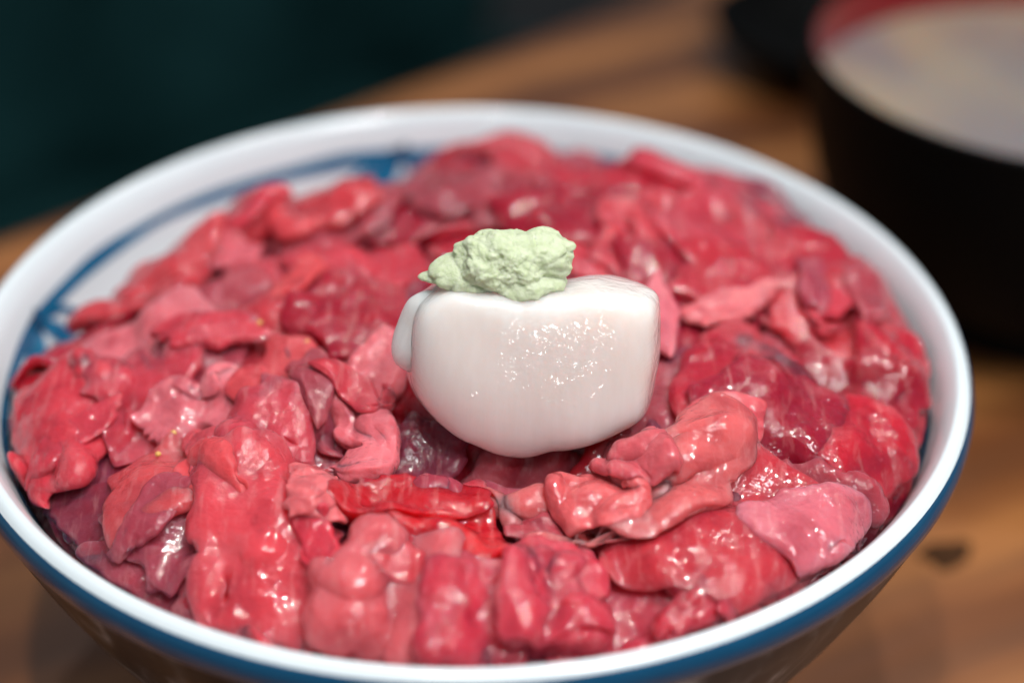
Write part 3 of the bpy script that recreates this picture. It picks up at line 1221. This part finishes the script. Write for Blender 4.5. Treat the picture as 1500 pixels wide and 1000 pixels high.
def add_scallop():
    V, F, N = make_scallop()
    base = np.array([SCX, SCY, SCZ])
    root = empty('scallop', W(SCX, SCY, SCZ - 13))
    tag(root, 'thick white raw scallop leaning on the tuna with wasabi on top', 'scallop')
    o = mesh_obj('scallop_meat', V * .001, F, M['scallop'])
    o.location = W(*base)
    adopt(o, root)
    s = o.modifiers.new('smooth', 'SUBSURF')
    s.levels = s.render_levels = 2
    global scallop_in
    scallop_in = True
    # the little side flap
    N2 = 13
    S, T, X, Y = sheet_grid(N2)
    ph = np.arctan2(Y, X)
    w = 1 / (abs(np.cos(ph)) ** 3.2 + abs(np.sin(ph)) ** 3.2) ** (1 / 3.2) * (1 + .05 * np.cos(3 * ph + 2))
    G = np.c_[X * 5.4 * w, .9 * Y * 1.5 + .9 * X ** 2, Y * 5.9 * w].reshape(N2, N2, 3)
    e = (1 - np.maximum(abs(S), abs(T))).reshape(N2, N2)
    vv, ff = shell(G, 3.0 * np.clip((e + .1) / .7, 0, 1) ** .5 + .2)
    fl_ = mesh_obj('side_flap', vv * .001, ff, M['scallop'])
    fl_.location = W(SCX - 12.7, SCY + 1.0, SCZ + 4.2)
    fl_.rotation_euler = (math.radians(-14), math.radians(8), math.radians(-16))
    adopt(fl_, root)
    s = fl_.modifiers.new('smooth', 'SUBSURF')
    s.levels = s.render_levels = 2
    return root


for k, row in enumerate(PIECES):
    if row is None:
        add_scallop()
        continue
    n_ = (27 if row[2] > 18 else 23) if row[1] < 12 else 19
    piece(*row, 100 + k, None, n_, 2 if row[1] < 12 else 1)


# loose shreds torn off the slices, lying on top
rng = np.random.default_rng(23)
SHADE = {'coral': 'coral', 'pale': 'pale pink', 'mid': 'rose', 'red': 'bright red', 'dull': 'dull pink', 'purple': 'purplish'}
placed = 0
while placed < 15:
    rr, aa = 63 * math.sqrt(rng.uniform()), rng.uniform(0, 2 * math.pi)
    x, y = rr * math.cos(aa), rr * math.sin(aa)
    if bare(x, y) > .3 or (abs(x - SCX) < 22 and -42 < y < -8) or (14 < x < 50 and y < -30) or y > 8:
        continue
    st_, co_ = str(rng.choice(['C', 'F', 'D'])), str(rng.choice(['coral', 'pale', 'mid', 'mid', 'dull']))
    piece(x, y, rng.uniform(5, 9), rng.uniform(2.2, 3.6), rng.uniform(0, 360), st_, co_, rng.uniform(1.2, 1.9),
          'narrow %s %s tuna shred lying loose on the larger scraps' % (KIND[st_], SHADE[co_]), 900 + placed,
          'loose tuna shreds on the heap', 13, 2 if y < 10 else 1)
    placed += 1


# ------------------------------------------------------------------ wasabi lump
def make_wasabi():
    blobs = [((0, 0, 0), (8.2, 5.6, 5.2)), ((-6.4, -.6, -1.6), (5.0, 3.8, 2.9)), ((-10.2, -1, -2.4), (2.8, 1.5, 1.0)),
             ((5.2, .6, 1.0), (4.6, 4.6, 4.4)), ((8.0, .8, 3.0), (2.2, 1.6, 1.2)), ((-1.5, 0, 1.6), (5.2, 4.4, 4.4)),
             ((3.2, -3.0, -2.4), (5.2, 3.4, 3.0)), ((-3.6, -3.0, -3.2), (3.2, 2.4, 2.4)), ((0, 0, -3.2), (8.4, 5.4, 2.2))]
    bm = bmesh.new()
    bmesh.ops.create_icosphere(bm, subdivisions=7, radius=1)
    D = np.array([v.co[:] for v in bm.verts])
    D /= np.linalg.norm(D, axis=1, keepdims=True)
    R = np.zeros(len(D))
    for c, s in blobs:
        c, s = np.array(c, float), np.array(s, float)
        A = ((D / s) ** 2).sum(1)
        B = -2 * (D * c / s ** 2).sum(1)
        C = ((c / s) ** 2).sum() - 1
        disc = B * B - 4 * A * C
        ok = disc > 0
        r = np.where(ok, (-B + np.sqrt(np.maximum(disc, 0))) / (2 * A), 0)
        R = np.maximum(R, r)
    for i, v in enumerate(bm.verts):
        p = Vector(D[i] * R[i])
        n1 = noise.fractal(p * .28, 1.0, 2.1, 3, noise_basis='PERLIN_ORIGINAL')
        n2 = noise.ridged_multi_fractal(p * .22 + Vector((7, 3, 1)), .9, 2.2, 4, 1.0, 2.0, noise_basis='PERLIN_ORIGINAL')
        n3 = noise.noise(p * 1.7)
        n4 = noise.noise(p * 3.6)
        d = .95 * n1 - .60 * max(0, n2 - 1.15) + .07 * n3 + .02 * n4
        v.co = (p + Vector(D[i]) * d) * .001
        v.co.x *= .9
        v.co.z *= .74
    me = bpy.data.meshes.new('wasabi_lump')
    bm.to_mesh(me)
    bm.free()
    me.polygons.foreach_set('use_smooth', [True] * len(me.polygons))
    me.materials.append(M['wasabi'])
    o = bpy.data.objects.new('wasabi_lump', me)
    col.objects.link(o)
    o.location = W(SCX - 3.6, SCY + 4.8, SCZ + 13.5)
    tag(o, 'pale green grainy lump of wasabi sitting on the white scallop', 'wasabi')


make_wasabi()

# ------------------------------------------------------------------ a few yellow crumbs on the fish
for k, (x, y) in enumerate([(-22.5, -14.5), (-39.5, -29.5), (-41, -33.5), (-30, -9)]):
    bm = bmesh.new()
    bmesh.ops.create_icosphere(bm, subdivisions=2, radius=.00042)
    for v in bm.verts:
        v.co *= 1 + .25 * noise.noise(v.co * 3000 + Vector((k * 3.1, 0, 0)))
        v.co.z *= .75
    me = bpy.data.meshes.new('crumb')
    bm.to_mesh(me)
    bm.free()
    me.materials.append(M['crumb'])
    me.polygons.foreach_set('use_smooth', [True] * len(me.polygons))
    o = bpy.data.objects.new('crumb', me)
    col.objects.link(o)
    o.location = W(x, y, float(sampleH(np.array([x]), np.array([y]))[0]) + .25)
    tag(o, 'tiny yellow crumb stuck to the wet tuna', 'crumb', 'yellow crumbs on the tuna')
